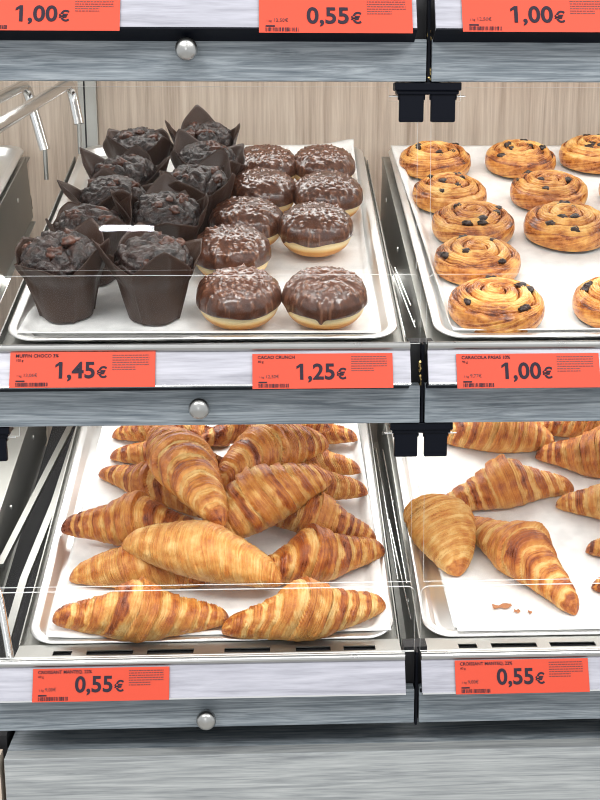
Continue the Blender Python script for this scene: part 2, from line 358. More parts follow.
# ------------------------------------------------------------------ shelf carriers, trays, paper
def carrier(tier, bay, label):
    x = BAYX[bay]
    t = thing('shelf_carrier', label, 'shelf', frame(tp(tier,x,0,0), EX, ED, EN), 'steel shelf carriers')
    d0, d1 = -.05, .585
    b = MB(); hw = .2046
    # deck with a row of slots along its front edge
    b.box(-hw, hw, .0, d1, -.003, -.0005)
    b.box(-hw, hw, d0, d0+.012, -.003, -.0005); 
    xs = [-hw, -.155,-.125, -.105,-.06, -.035,.01, .035,.08, .105,.15, .165, hw]
    xs = [-hw,-.16,-.135,-.115,-.07,-.04,.005,.03,.075,.10,.145,.16,.185,hw]
    for i in range(0,len(xs),2): b.box(xs[i], xs[i+1], d0+.012, .0, -.003, -.0005)
    b.build('deck_plate', steel_m, t)
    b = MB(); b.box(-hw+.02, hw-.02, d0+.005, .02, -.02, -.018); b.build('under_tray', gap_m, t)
    for s in (-1,1):
        b = MB(); X0 = s*hw
        b.box(min(X0,X0+s*.0015), max(X0,X0+s*.0015), .0, d1-.03, -.080, .010 if s < 0 or bay == 'left' else .005)
        sh = b.build('side_sheet', steel_m, t)
        for dd in (.1,.3,.47):
            seg = 12; q = MB()
            vs = [(X0+s*.0034, dd, -.022)] + [(X0+s*.0028, dd+.003*math.cos(2*PI*k/seg), -.022+.003*math.sin(2*PI*k/seg)) for k in range(seg)] + [(X0+s*.0013, dd+.0032*math.cos(2*PI*k/seg), -.022+.0032*math.sin(2*PI*k/seg)) for k in range(seg)]
            q.add(vs, [(0,1+k,1+(k+1)%seg) for k in range(seg)] + [(1+k,1+seg+k,1+seg+(k+1)%seg,1+(k+1)%seg) for k in range(seg)], 0)
            q.build('screw', screw_m, sh)
        b = MB(); b.box(min(X0+s*.0015,X0+s*.0085), max(X0+s*.0015,X0+s*.0085), .02, d1-.05, -.080, -.0785); b.build('bottom_flange', deck_m, sh)
    if tier == 'low' and bay != 'left':      # flat slotted lip before the tray
        inv = t.matrix_world.inverted(); zl = RIM['low'].z-.0028; off = x
        sl = [atY(p, 648, .045).x for p in (51,70,85,132,146,193,224,270,296,331,344,376)]
        ys = (.006,.047,.058,.0735)
        def plate(mb, xa, xb, ya, yb, mi=0, dz=0):
            v = [inv @ Vector((x+q, yy, zl+dz+k)) for q in (xa,xb) for yy in (ya,yb) for k in (-.0012,0)]
            mb.add(v, [(0,1,3,2),(4,6,7,5),(0,4,5,1),(2,3,7,6),(0,2,6,4),(1,5,7,3)], mi)
        b = MB(); plate(b, -hw, hw, ys[0], ys[1]); plate(b, -hw, hw, ys[2], ys[3])
        xs2 = [-hw]+sl+[hw]
        for q in range(0, len(xs2), 2): plate(b, xs2[q], xs2[q+1], ys[1], ys[2])
        b.build('slotted_lip', deck_m, t)
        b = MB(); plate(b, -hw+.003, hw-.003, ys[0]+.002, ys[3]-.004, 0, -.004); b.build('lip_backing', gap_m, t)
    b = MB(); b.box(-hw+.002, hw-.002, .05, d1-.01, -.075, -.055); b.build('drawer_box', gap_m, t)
    q = MB()
    for s in (-1,1):
        b = MB(); b.lathe([(.0001,0),(.004,0),(.0034,.0016),(.0001,.0022)], 16, loc=(s*(hw-.012), -.012, -.0005)); b.build('rivet', screw_m, t)
    return t
carrier('mid','left','steel shelf carrier beside the chrome rails, holding the empty-looking tray')
carrier('mid','centre','steel shelf carrier holding the tray of muffins and doughnuts')
carrier('mid','right','steel shelf carrier holding the tray of raisin swirls')
carrier('low','left','steel shelf carrier with side sheet left of the croissant pile')
lowc = carrier('low','centre','slotted steel shelf carrier under the croissant pile tray')
carrier('low','right','slotted steel shelf carrier under the loose croissants tray')

inv = lowc.matrix_world.inverted()
b = MB(); pts = [inv @ on_tray('low', *q, -.02) for q in ((79,428),(55,503),(24,580),(7,640))]
for k in range(3):
    a, c = pts[k], pts[k+1]
    w_ = Vector((.0045,0,0)); h_ = Vector((0,0,.003))
    b.add([a-w_-h_,a+w_-h_,a+w_+h_,a-w_+h_,c-w_-h_,c+w_-h_,c+w_+h_,c-w_+h_], [(0,1,2,3),(7,6,5,4),(0,4,5,1),(1,5,6,2),(2,6,7,3),(3,7,4,0)])
b.build('slide_rail', deck_m, lowc)
b = MB(); pts = [inv @ on_tray('low', *q, -.02) for q in ((70,428),(0,566))]
a, c = pts; w_ = Vector((.0042,0,0)); h_ = Vector((0,0,.003))
b.add([a-w_-h_,a+w_-h_,a+w_+h_,a-w_+h_,c-w_-h_,c+w_-h_,c+w_+h_,c-w_+h_], [(0,1,2,3),(7,6,5,4),(0,4,5,1),(1,5,6,2),(2,6,7,3),(3,7,4,0)])
b.build('slide_rail', steel_m, lowc)

def tray_mesh():
    n = 12
    def ring(hw, d0, d1, rad, z):
        pts = []
        for cx,cy,a0 in ((hw,d1,0),(-hw,d1,90),(-hw,d0,180),(hw,d0,270)):
            ox = cx - math.copysign(rad,cx); oy = cy-rad if cy == d1 else cy+rad
            for k in range(n+1):
                a = R(a0+90*k/n); pts.append((ox+rad*math.cos(a), oy+rad*math.sin(a), z))
        return pts
    w, d = TRAY_W/2, TRAY_D
    ins = lambda e,rad,z: ring(w-e, e, d-e, rad, z)
    rings = [ins(.0015,.030,.00930), ins(0,.031,.01068), ins(.0010,.030,.01188), ins(.0032,.028,.01212), ins(.0085,.024,.01176), ins(.0105,.022,.01050), ins(.0150,.019,.00270), ins(.0175,.017,.00108), ins(.022,.014,.00072)]
    under = [ins(.022,.014,.00000), ins(.0165,.018,.00000), ins(.0138,.020,.00240), ins(.009,.024,.00990), ins(.0045,.027,.01080), ins(.0030,.029,.00960)]
    m = 4*(n+1); b = MB(); allr = rings; v = [p for r in allr for p in r]
    b.add(v, [(i*m+k, (i+1)*m+k, (i+1)*m+(k+1)%m, i*m+(k+1)%m) for i in range(len(allr)-1) for k in range(m)], 0, True)
    b.add(rings[-1], [tuple(range(m))], 0)
    v = [p for r in under for p in r]
    b.add(v, [(i*m+k, (i+1)*m+k, (i+1)*m+(k+1)%m, i*m+(k+1)%m) for i in range(len(under)-1) for k in range(m)], 0, True)
    b.add(under[0], [tuple(range(m-1,-1,-1))], 0)
    v = under[-1]+rings[0]; b.add(v, [(k, m+k, m+(k+1)%m, (k+1)%m) for k in range(m)], 0, True)
    return b.mesh('baking_tray', alu_m)
TM = tray_mesh()
def tray(tier, bay, label, dx=0):
    o = link('baking_tray', TM); o.matrix_world = frame(tp(tier,BAYX[bay]+dx,0,0), EX, ED, EN); return tag(o, label, 'baking tray', 'aluminium baking trays')
tray('mid','left','aluminium baking tray corner beyond the chrome rails, no pastry in view')
tray('mid','centre','aluminium baking tray holding the muffins and chocolate doughnuts')
tray('mid','right','aluminium baking tray holding the raisin swirls', .0037)
tray('low','centre','aluminium baking tray holding the croissant pile', .0014)
tray('low','right','aluminium baking tray holding the few loose croissants')

def parchment(tier, label, quad, seed, lift=()):
    """quad: four corners (x, d) in the tray, front-left, front-right, back-right, back-left"""
    rnd = random.Random(seed); n, m = 84, 116
    def P(i, j):
        a, bq = i/(n-1), j/(m-1)
        q = [Vector(c) for c in quad]
        p = (q[0]*(1-a)+q[1]*a)*(1-bq) + (q[3]*(1-a)+q[2]*a)*bq
        # follows floor, wall and rim of the tray
        ex = abs(p.x-quad_cx)-.1655; ey = abs(p.y-.3)-.2655
        e = max(0, (math.hypot(max(ex,0), max(ey,0)) if max(ex,ey) > 0 else 0)-.0115); z = .0020 + min(e*1.7, .0112)
        z += .0008*max(0, noise.noise(Vector((p.x*9, p.y*9, seed)))) 
        for (lx, ly, lh, lr) in lift: z += lh*math.exp(-((p.x-lx)**2+(p.y-ly)**2)/lr**2)
        return (p.x, p.y, z)
    quad_cx = 0
    me = grid_mesh('parchment_sheet', n, m, P, parch_m)
    o = link('parchment_sheet', me); s = o.modifiers.new('thick','SOLIDIFY'); s.thickness = .0003; s.offset = 1
    return tag(o, label, 'baking paper', 'white baking paper sheets')
o = parchment('mid', 'white baking paper under the muffins and chocolate doughnuts', [(-.188,.012),(.176,.008),(.188,.598),(-.135,.592)], 1, [(.188,.6,.008,.03)]); o.matrix_world = frame(tp('mid',0,0,0),EX,ED,EN)
o = parchment('mid', 'white baking paper under the raisin swirls', [(-.181,.012),(.18,.012),(.18,.59),(-.195,.594)], 2); o.matrix_world = frame(tp('mid',W+.0037,0,0),EX,ED,EN)
o = parchment('low', 'white baking paper under the croissant pile', [(-.179,.006),(.196,.010),(.182,.59),(-.172,.59)], 3, [(-.179,.006,.003,.02)]); o.matrix_world = frame(tp('low',.0014,0,0),EX,ED,EN)
o = parchment('low', 'white baking paper with crumbs under the loose croissants', [(-.163,.006),(.18,.006),(.18,.59),(-.186,.59)], 4); o.matrix_world = frame(tp('low',W,0,0),EX,ED,EN)

# ------------------------------------------------------------------ chrome rails and wall strip at the left
def bend(p, rad=.03, seg=7):
    out = [Vector(p[0])]
    for i in range(1, len(p)-1):
        a, c, e = Vector(p[i-1]), Vector(p[i]), Vector(p[i+1]); u1 = (a-c).normalized(); u2 = (e-c).normalized()
        A, B = c+u1*rad, c+u2*rad
        for k in range(seg+1):
            s = k/seg; out.append(A*(1-s)**2 + c*2*s*(1-s) + B*s*s)
    out.append(Vector(p[-1])); return out
def rail_tube(pxs, Y, foot, label):
    A = atY(*pxs[0], Y); B = atY(*pxs[1], Y-.006)
    run = .52; drop = math.tan(R(7))*run
    t = thing('guard_rail', label, 'guard rail', frame((A.x, Y, B.z)), 'chrome tube guard rails')
    back = [B-A+Vector((0,0,A.z-B.z)), Vector((0,0,A.z-B.z)), Vector((-.0,-run,A.z-B.z-drop))] 
    org = Vector((A.x,Y,B.z))
    F = Vector((A.x, Y-run, A.z-drop))
    path = [B-org, A-org, F-org, Vector((A.x, Y-run-.03, foot))-org]
    b = MB(); b.tube(bend(path, .028), .0072, 14); b.build('tube', chrome_m, t)
    b = MB(); b.tube([B-org+Vector((0,0,.001)), B-org-Vector((0,0,.04))], .003, 10); b.build('socket_rod', steel_m, t)
    return t
rail_tube(((70,82),(79,124)), .56, 1.20, 'chrome tube guard rail bent down in front of the wall strip')
rail_tube(((26,84),(45,150)), .56, 1.20, 'chrome tube guard rail beyond the steel side sheet, nearer the frame edge')
b = MB()
wp0 = atY(79,110,WALL_Y-.012).x; wp1 = atY(97,110,WALL_Y-.012).x
t = thing('wall_strip', 'narrow steel upright strip on the oak back panel behind the chrome rail', 'wall strip', frame((wp0,WALL_Y-.004,.6)))
b.box(0, wp1-wp0, -.01, .0035, 0, 1.2); b.build('strip', steel_m, t)
b = MB(); b.box((wp1-wp0)*.3, (wp1-wp0)*.38, -.0112, -.0098, 0, 1.2); b.build('slot_line', gap_m, t)
# front leg of the lower chrome rail
A = atY(1,596,.03); Bq = atY(10,654,.02)
t = thing('guard_rail', 'chrome tube rail end curving down to the deck left of the croissant pile', 'guard rail', frame((Bq.x,.02,Bq.z)), 'chrome tube guard rails')
b = MB(); b.tube(bend([Vector((A.x-.07-Bq.x,.06,A.z-Bq.z+.03)), Vector((A.x-.006-Bq.x,.02,A.z-Bq.z+.012)), Vector((0,0,-.004))], .02), .0042, 14); b.build('tube', chrome_m, t)
# thin rods added for the bright reflected lines between the trays
def reflection_rods(tier, pts, label):
    pts = [[on_tray(tier, *q, h) for q, h in zip(l, (-.004,-.012))] for l in pts]
    o0 = pts[0][0]; t = thing('reflection_rods', label, 'reflection rods', frame(o0))
    for l in pts:
        b = MB(); b.tube([p-o0 for p in l], .0011, 8); b.build('reflection_rod', chrome_m, t)
reflection_rods('mid', [[(381,232),(405,336)],[(387,256),(415.5,328)],[(395,268),(411,306)]], 'three thin rods for bright reflections in the dark gap beside the doughnut tray')
reflection_rods('low', [[(376,448),(398,580)],[(383,450),(407,584)],[(389,520),(411,620)]], 'three thin rods for bright reflections in the dark gap beside the croissant pile tray')

# ------------------------------------------------------------------ price labels
def text_mesh(txt, size, off=0., space=1.):
    cu = bpy.data.curves.new('txt', 'FONT'); cu.body = txt; cu.size = size; cu.offset = off; cu.space_character = space; cu.resolution_u = 4
    cu.extrude = .00012
    o = bpy.data.objects.new('txt', cu); C.objects.link(o); dg = bpy.context.evaluated_depsgraph_get()
    me = bpy.data.meshes.new_from_object(o.evaluated_get(dg)); bpy.data.objects.remove(o); return me
def put_text(name, txt, size, x, y, m, parent, off=0., space=1.):
    me = text_mesh(txt, size, off, space); me.materials.clear(); me.materials.append(m)
    return link(name, me, parent, Matrix.Translation((x,y,.0004)))
def price_label(tr, x0, x1, y0, y1, name, sub, price, kg, label, seed, dimmed=False):
    A, B = on_rail(tr, x0, y1), on_rail(tr, x1, y1); T = on_rail(tr, x0, y0)
    w = (B-A).length; h = abs((T-A).dot(UPF)); k = w/.14
    t = thing('price_label', label, 'price label', frame(A, EX, UPF, NF), 'orange price labels')
    b = MB(); b.box(0, w, 0, h, -.0004, 0); b.build('card', orange_m, t)
    put_text('price', price, .0225*k, .0432*k, .0095*k, ink_m, t, .00052*k, 1.02)
    if price[0] == '1':
        m1 = text_mesh('1', .0225*k, .0006*k); xs_ = [v.co.x for v in m1.vertices]; ys_ = [v.co.y for v in m1.vertices]; xa, yt = min(xs_), max(ys_)
        q = MB(); q.prism_x([(yt,0.),(yt,.0003),(yt-.0026*k,.0003),(yt-.0026*k,0.)], 0, .001)
        q = MB(); ol = [(xa+.0006*k,yt),(xa-.0034*k,yt-.0028*k),(xa-.0034*k,yt-.0054*k),(xa+.0006*k,yt-.0030*k)]
        q.add([(x_,y_,z_) for z_ in (0,.0003) for x_,y_ in ol], [(3,2,1,0),(4,5,6,7),(0,1,5,4),(1,2,6,5),(2,3,7,6),(3,0,4,7)])
        f_ = q.build('price_flag', ink_m, t); f_.matrix_local = Matrix.Translation((.0432*k,.0095*k,.0002))
    put_text('currency', '€', .0152*k, .0838*k, .0095*k, ink_m, t, .0003*k)
    put_text('product_name', name, .0046*k, .0052*k, h-.0052*k, ink_m, t, .00005)
    put_text('weight', sub, .0032*k, .0056*k, h-.0092*k, ink_m, t)
    put_text('unit_price', '1 kg', .003*k, .0065*k, .0108*k, ink2_m, t)
    put_text('unit_price', kg, .0048*k, .0128*k, .0108*k, ink2_m, t)
    rnd = random.Random(seed); b = MB(); x = .006*k; put = 0
    while x < .036*k:
        q = rnd.choice((.0003,.0005,.0008))*k; b.box(x, x+q, .0012*k, .005*k, 0, .0004); x += q + rnd.choice((.0004,.0005,.0009))*k
    b.box(.006*k, .0145*k, .0058*k, .0072*k, 0, .0004)
    b.build('barcode', ink_m, t)
    b = MB()
    for i in range(7):
        yy = h-.0040*k-i*.0024*k; x = .0985*k; end = (.134 if i < 5 else .121)*k
        while x < end:
            q = rnd.uniform(.0012,.0035)*k; b.box(x, min(x+q,end), yy, yy+.0009*k, 0, .0003); x += q+.0006*k
    b.build('small_print', ink2_m, t)
price_label('mid', 9, 155, 352.5, 388, 'MUFFIN CHOCO 3%', '105 g', '1,45', '13,06€', 'orange price card reading 1,45 € under the muffins', 1)
price_label('mid', 252.5, 393.5, 354, 389, 'CACAO CRUNCH', '80 g', '1,25', '12,50€', 'orange price card reading 1,25 € under the chocolate doughnuts', 2)
price_label('mid', 457.5, 601, 354, 388.5, 'CARACOLA PASAS 10%', '95 g', '1,00', '9,77€', 'orange price card reading 1,00 € under the raisin swirls', 3)
price_label('low', 32, 169, 669, 702.5, 'CROISSANT MANTEQ. 22%', '60 g', '0,55', '9,00€', 'orange price card reading 0,55 € under the croissant pile', 4)
price_label('low', 456, 590, 660.5, 694.5, 'CROISSANT MANTEQ. 22%', '60 g', '0,55', '9,00€', 'orange price card reading 0,55 € under the loose croissants', 5)
price_label('top', -33, 119.5, -7, 30, '', '', '1,00', '', 'orange price card reading 1,00 € above the muffins', 6)
price_label('top', 259, 413, -4.5, 32.5, '', '', '0,55', '12,50€', 'orange price card reading 0,55 € above the doughnuts', 7)
price_label('top', 463, 617, -5, 31.5, '', '', '1,00', '12,50€', 'orange price card reading 1,00 € above the raisin swirls', 8)

# ------------------------------------------------------------------ chocolate doughnuts
def bun_mesh(seed, Rb=.042, H=.052):
    n, m = 26, 56
    def rad(i, j):
        a = PI*(i/(n-1)) - PI/2
        th = 2*PI*j/m
        c, s = math.cos(a), math.sin(a)
        r = Rb*(abs(c)**.72); z = H/2*(abs(s)**.85)*(1 if s > 0 else -1)
        # pale crease round the middle
        r *= 1-.035*math.exp(-((z-.001)/.004)**2)
        q = 1+.02*noise.noise(Vector((math.cos(th)*1.3, math.sin(th)*1.3, seed)))
        r *= q
        return (r*math.cos(th), r*math.sin(th), z+H/2)
    def bk(i, j):
        z = rad(i,j)[2]-H/2; return .05+.66*max(sstep(.006,.0115,-(z+.001)), sstep(.012,.02,z))
    return grid_mesh('bun', n, m, rad, bun_m, True, uv=lambda i,j:(j/m,i/n), attr={'bake':bk}, cap=True)
def icing_mesh(seed, Rb=.0428, H=.052):
    cache = {}
    rnd = random.Random(seed); n, m = 66, 132
    bumps = []
    while len(bumps) < 300:
        a = rnd.uniform(0,2*PI); q = math.sqrt(rnd.random()); bumps.append((a, q, rnd.uniform(.0009,.0019), rnd.uniform(.0006,.0016)))
    drip = [(rnd.uniform(0,2*PI), rnd.uniform(.001,.005), rnd.uniform(.06,.12)) for _ in range(2)]
    bx = [(math.cos(a)*q*Rb, math.sin(a)*q*Rb, s, h) for a,q,s,h in bumps]
    def P(i, j):
        th = 2*PI*j/m; f = i/(n-5) if i < n-4 else 1
        edge = R(-1+3.5*noise.noise(Vector((math.cos(th)*1.6, math.sin(th)*1.6, seed*3.1))))
        for a, dz, wd in drip:
            dd = abs((th-a+PI)%(2*PI)-PI); edge -= dz/(H/2)*math.exp(-(dd/wd)**2)
        a = PI/2 + (edge-PI/2)*f
        c, s = max(0,math.cos(a)), math.sin(a)
        r = Rb*(c**.72); z = H/2*(abs(s)**.85)*(1 if s > 0 else -1)
        x, y = r*math.cos(th), r*math.sin(th)
        t = .0016
        w = noise.noise(Vector((x*60, y*120, seed)))*.0012; bb = 0
        for X,Y,sg,h in bx:
            d2 = ((x-X)**2+(y-Y)**2)
            if d2 < 9*sg*sg: g_ = math.exp(-d2/(sg*sg)); w += h*g_*(1-.6*f**4); bb = max(bb, g_)
        if i >= n-4: t = (.0016, .0012, .0005, -.0008)[i-(n-4)]; w *= .3; z -= (.0005,.0012,.0014,.001)[i-(n-4)]
        cache[i,j] = bb
        nn = Vector((c*math.cos(th)/Rb, c*math.sin(th)/Rb, s/(H/2))).normalized()
        return (x+nn.x*(t+w), y+nn.y*(t+w), z+H/2+nn.z*(t+w))
    return grid_mesh('icing', n, m, P, icing_m, True, attr={'bit': lambda i,j: cache[i,j]})
BUN = [bun_mesh(s) for s in range(3)]; ICE = [icing_mesh(s+11) for s in range(4)]
dn = [((239,302),'front doughnut of the row beside the muffins',1.0), ((232,257),'second doughnut from the front in the row beside the muffins',1.0), ((246.5,227),'third doughnut from the front in the row beside the muffins',1.0),
      ((262,197),'fourth doughnut from the front in the row beside the muffins',1.0), ((265.5,171),'rearmost doughnut in the row beside the muffins',.98),
      ((325,302),'front doughnut of the outer row, chocolate drip on its front edge',1.0), ((315.5,233),'doughnut behind the gap in the outer row, golden side showing',1.0),
      ((327.5,200),'third doughnut from the front in the outer row',1.0), ((323,170),'rearmost doughnut in the outer row by the tray corner',.96)]
for i, (p, lb, s) in enumerate(dn):
    q = on_tray('mid', p[0], p[1], .027); q -= EN*(.027-.0044)
    t = thing('chocolate_doughnut', 'chocolate '+lb, 'doughnut', frame(q, EX, ED, EN) @ Matrix.Rotation(i*1.9,4,'Z') @ Matrix.Scale(s,4), 'chocolate crunch doughnuts')
    link('bun', BUN[i%3], t); link('icing', ICE[(i*3+1)%4], t)

# ------------------------------------------------------------------ chocolate muffins in tulip papers
def wrapper_mesh(seed, Hc=.052, flare=1.):
    rnd = random.Random(seed); n, m = 22, 112
    ph = [rnd.uniform(-.16,.16) for _ in range(4)]; tall = [rnd.uniform(.5,1.2)*flare for _ in range(4)]; out = [rnd.uniform(-.004,.012) for _ in range(4)]
    def P(i, j):
        th = 2*PI*j/m; f = i/(n-1)
        # four paper points
        pk = 0; fl = 0
        for k in range(4):
            d = abs((th-(k*PI/2+PI/4+ph[k])+PI)%(2*PI)-PI); w = max(0, 1-d/.80); pk += tall[k]*.031*w**.95; fl += out[k]*w
        z_top = Hc+.004+pk
        z = z_top*f
        r = .0255+.0125*min(1, z/Hc)
        if z > Hc*.8: r += (z-Hc*.8)*.28 + fl*sstep(Hc*.8,Hc+.03,z)
        pl = .0011*math.sin(th*11+seed)*sstep(.1,.9,f) + .0009*math.sin(th*4+1.3*seed+z*60)
        # overlapping pleats
        for k in range(4):
            d = ((th-(k*PI/2+ph[k])+PI)%(2*PI)-PI); pl += .0028*math.exp(-(d/.13)**2)*(1 if d > 0 else .2)
        r += pl
        return (r*math.cos(th), r*math.sin(th), z)
    me = grid_mesh('wrapper', n, m, P, tulip_m, True)
    bm = bmesh.new(); bm.from_mesh(me); bm.verts.ensure_lookup_table()
    bm.faces.new([bm.verts[k] for k in range(m-1,-1,-1)]); bmesh.ops.solidify(bm, geom=bm.faces[:], thickness=.0004); bm.to_mesh(me); bm.free()
    me.polygons.foreach_set('use_smooth',[True]*len(me.polygons))
    return me
def cake_mesh(seed, Hc=.052):
    n, m = 60, 110
    def P(i, j):
        th = 2*PI*j/m; f = i/(n-1)
        # bottom -> side -> dome
        if f < .25: r, z = .0235+.011*f/.25, .003+(Hc-.004)*f/.25; dome = 0
        else:
            a = (f-.25)/.75; dome = a
            ang = -.55 + (PI/2+.55)*a
            r = .039*math.cos(ang)**.9 if ang > 0 else .0345+.0045*math.cos(ang*PI/1.1); z = Hc+.003+ (.026*math.sin(ang) if ang > 0 else .008*math.sin(ang))
        p = Vector((r*math.cos(th), r*math.sin(th), z))
        q = Vector((p.x, p.y, p.z))*42 + Vector((seed*5.,0,0))
        w = noise.noise(q)*.0036 + (.5-abs(noise.noise(q*2.2)))*.0052 -.0015 + noise.noise(q*5)*.0014
        cr = abs(noise.noise(q*.8+Vector((0,9,0)))); w -= .005*math.exp(-(cr/.07)**2)
        w *= sstep(0,.25,dome)
        dd = Vector((p.x*.6, p.y*.6, max(.2,(z-Hc+.02)/.03)*.03)).normalized()
        p += dd*w
        return tuple(p)
    return grid_mesh('muffin_top', n, m, P, cake_m, True, cap=True)
def lump_mesh(name, seed, r, sq, m_, amp=.28, lat=(8,12)):
    n, m = lat
    def P(i, j):
        a = PI*i/(n-1)-PI/2; th = 2*PI*j/m
        d = Vector((math.cos(a)*math.cos(th), math.cos(a)*math.sin(th), math.sin(a)))
        q = r*(1+amp*noise.noise(d*1.7+Vector((seed*3.7,0,0)))+amp*.5*noise.noise(d*4+Vector((0,seed,0))))
        return (d.x*q*sq[0], d.y*q*sq[1], d.z*q*sq[2])
    return grid_mesh(name, n, m, P, m_, True, cap=True)
WR = [wrapper_mesh(s+3) for s in range(4)]; CK = [cake_mesh(s+1) for s in range(3)]
CH = [lump_mesh('chocolate_chunk', s, .0058, (1.2,.9,.7), chunk_m, .75) for s in range(4)]
mf = [((62,262),'front muffin of the outer row at the tray corner',1.06), ((90,229),'second muffin from the front in the outer row',1.), ((114,199),'third muffin from the front in the outer row',1.), ((125,174),'fourth muffin from the front in the outer row',.98), ((139,148),'rearmost muffin of the outer row, tall paper points behind it',1.),
      ((152,264),'front muffin of the inner row, its paper point standing over the back',1.06), ((166,217),'second muffin from the front in the inner row',1.02), ((197,186),'third muffin from the front in the inner row, beside the doughnuts',1.), ((208,163),'fourth muffin from the front in the inner row',1.), ((205,140),'rearmost muffin of the inner row, near the oak panel',.98)]
for i, (p, lb, s) in enumerate(mf):
    q = on_tray('mid', p[0], p[1], .062); q -= EN*(.062-.0044)
    t = thing('chocolate_muffin', 'chocolate muffin, '+lb, 'muffin', frame(q, EX, ED, EN) @ Matrix.Rotation(i*1.13+.3,4,'Z') @ Matrix.Scale(s,4), 'chocolate muffins')
    link('wrapper', WR[i%4], t); ck = link('muffin_top', CK[i%3], t)
    rnd = random.Random(i+40)
    for k in range(5):
        a = rnd.uniform(0,2*PI); rq = .031*math.sqrt(rnd.random()); zz = .0535+.025*math.sqrt(max(0,1-(rq/.039)**2))
        link('chocolate_chunk', CH[rnd.randrange(4)], ck, Matrix.Translation((rq*math.cos(a), rq*math.sin(a), zz)) @ Matrix.Rotation(rnd.uniform(0,6),4,'Z') @ Matrix.Rotation(rnd.uniform(-.6,.6),4,'X') @ Matrix.Scale(rnd.uniform(.7,1.25),4))

# ------------------------------------------------------------------ raisin swirls
def swirl_mesh(seed, Rs=.049, H=.034):
    rnd = random.Random(seed); n, m = 150, 132; turns = 3.3; ph = rnd.uniform(0,6)
    wob = lambda th: 1+.035*noise.noise(Vector((math.cos(th)*1.1, math.sin(th)*1.1, seed*2.3)))
    NB = 10
    def core(i, j):
        th = 2*PI*j/m
        if i < n-NB:
            f = i/(n-NB-1); s = (f*turns + th/(2*PI) + ph) + .22*noise.noise(Vector((math.cos(th)*1.2*f*2, math.sin(th)*1.2*f*2, seed)))
            fr = s % 1.0
            ridge = math.sin(PI*fr)**.55 - .3*fr
            dome = (1-f**3.6*.40)*(1+.07*math.exp(-(f/.2)**2))
            edge = sstep(1.0,.9,f)
            r = Rs*f*wob(th)
            z = H*(dome*.93) + (.0075*ridge-.0055)*(1-.9*sstep(.86,1,f)) + .0012*noise.noise(Vector((r*math.cos(th)*90, r*math.sin(th)*90, seed))) + .00055*math.sin(2*PI*s*6+2*noise.noise(Vector((th*1.5, f*3, seed))))*sstep(1,.85,f)
            return r, z, fr, f, ridge
        k = (i-(n-NB-1))/NB
        r = Rs*wob(th)*(1+.05*math.sin(PI*min(1,k*.9))-.03*k); z = H*.555*(1-k)
        return r, z+ .0008*noise.noise(Vector((th*5,k*6,seed)))*(k<.99), .5, 1+k, .6
    def P(i, j):
        r, z, *_ = core(i,j); th = 2*PI*j/m; return (r*math.cos(th), r*math.sin(th), z)
    def bk(i, j):
        r, z, fr, f, ridge = core(i,j); th = 2*PI*j/m
        if f > 1: return .62 - .2*(f-1) + .15*noise.noise(Vector((math.cos(th)*3, math.sin(th)*3, f*4)))
        big = noise.noise(Vector((r*math.cos(th)*38, r*math.sin(th)*38, seed*1.7)))
        return .30 + .46*(1-ridge) + .55*big + .14*sstep(.7,1,f) + .12*math.exp(-(f/.25)**2)
    me = grid_mesh('dough', n, m, P, swirl_m, True, uv=lambda i,j:(j/m, (i/n)*1.0 + j/m/turns), attr={'bake':bk}, cap=False)
    return me
SW = [swirl_mesh(s+1) for s in range(4)]
RS = [lump_mesh('raisin', s+20, .0046, (1.35,.95,.7), raisin_m, .5) for s in range(3)]
sw = [((435.5,161),'rearmost swirl of the row nearest the doughnuts, toasted brown centre',.98), ((450,194),'second swirl from the back in the row nearest the doughnuts',.96), ((473,225),'middle swirl of the row nearest the doughnuts',1.0), ((477,261),'fourth swirl from the back in the row nearest the doughnuts',.98), ((496,306),'front swirl of the row nearest the doughnuts, by the price card',1.0),
      ((520,159.5),'rear swirl of the second row, dark raisin patch on top',.98), ((549,192),'second from the back in the second row',1.0), ((567,227),'third from the back in the second row, brown split side',1.04), ((621,304),'front swirl of the second row, cut by the frame edge',1.0),
      ((595,155),'rear swirl of the third row, near the oak panel',1.0), ((637,190),'second from the back in the third row, cut by frame edge',.98)]
for i, (p, lb, s) in enumerate(sw):
    q = on_tray('mid', p[0], p[1], .017); q -= EN*(.017-.0062)
    t = thing('raisin_swirl', 'glazed raisin pastry swirl, '+lb, 'pastry', frame(q, EX, ED, EN) @ Matrix.Rotation(i*2.2,4,'Z') @ Matrix.Diagonal((s,s,s*1.0,1)), 'raisin pastry swirls')
    d = link('dough', SW[i%4], t); rnd = random.Random(i+70)
    for k in range(6):
        a = rnd.uniform(0,2*PI); f = .12+.72*math.sqrt(rnd.random()); rq = .049*f; zz = .034*(1-f**3.6*.40)*.93-.0012
        link('raisin', RS[rnd.randrange(3)], t, Matrix.Translation((rq*math.cos(a), rq*math.sin(a), zz)) @ Matrix.Rotation(a+1.57+rnd.uniform(-.5,.5),4,'Z') @ Matrix.Scale(rnd.uniform(.8,1.25),4))

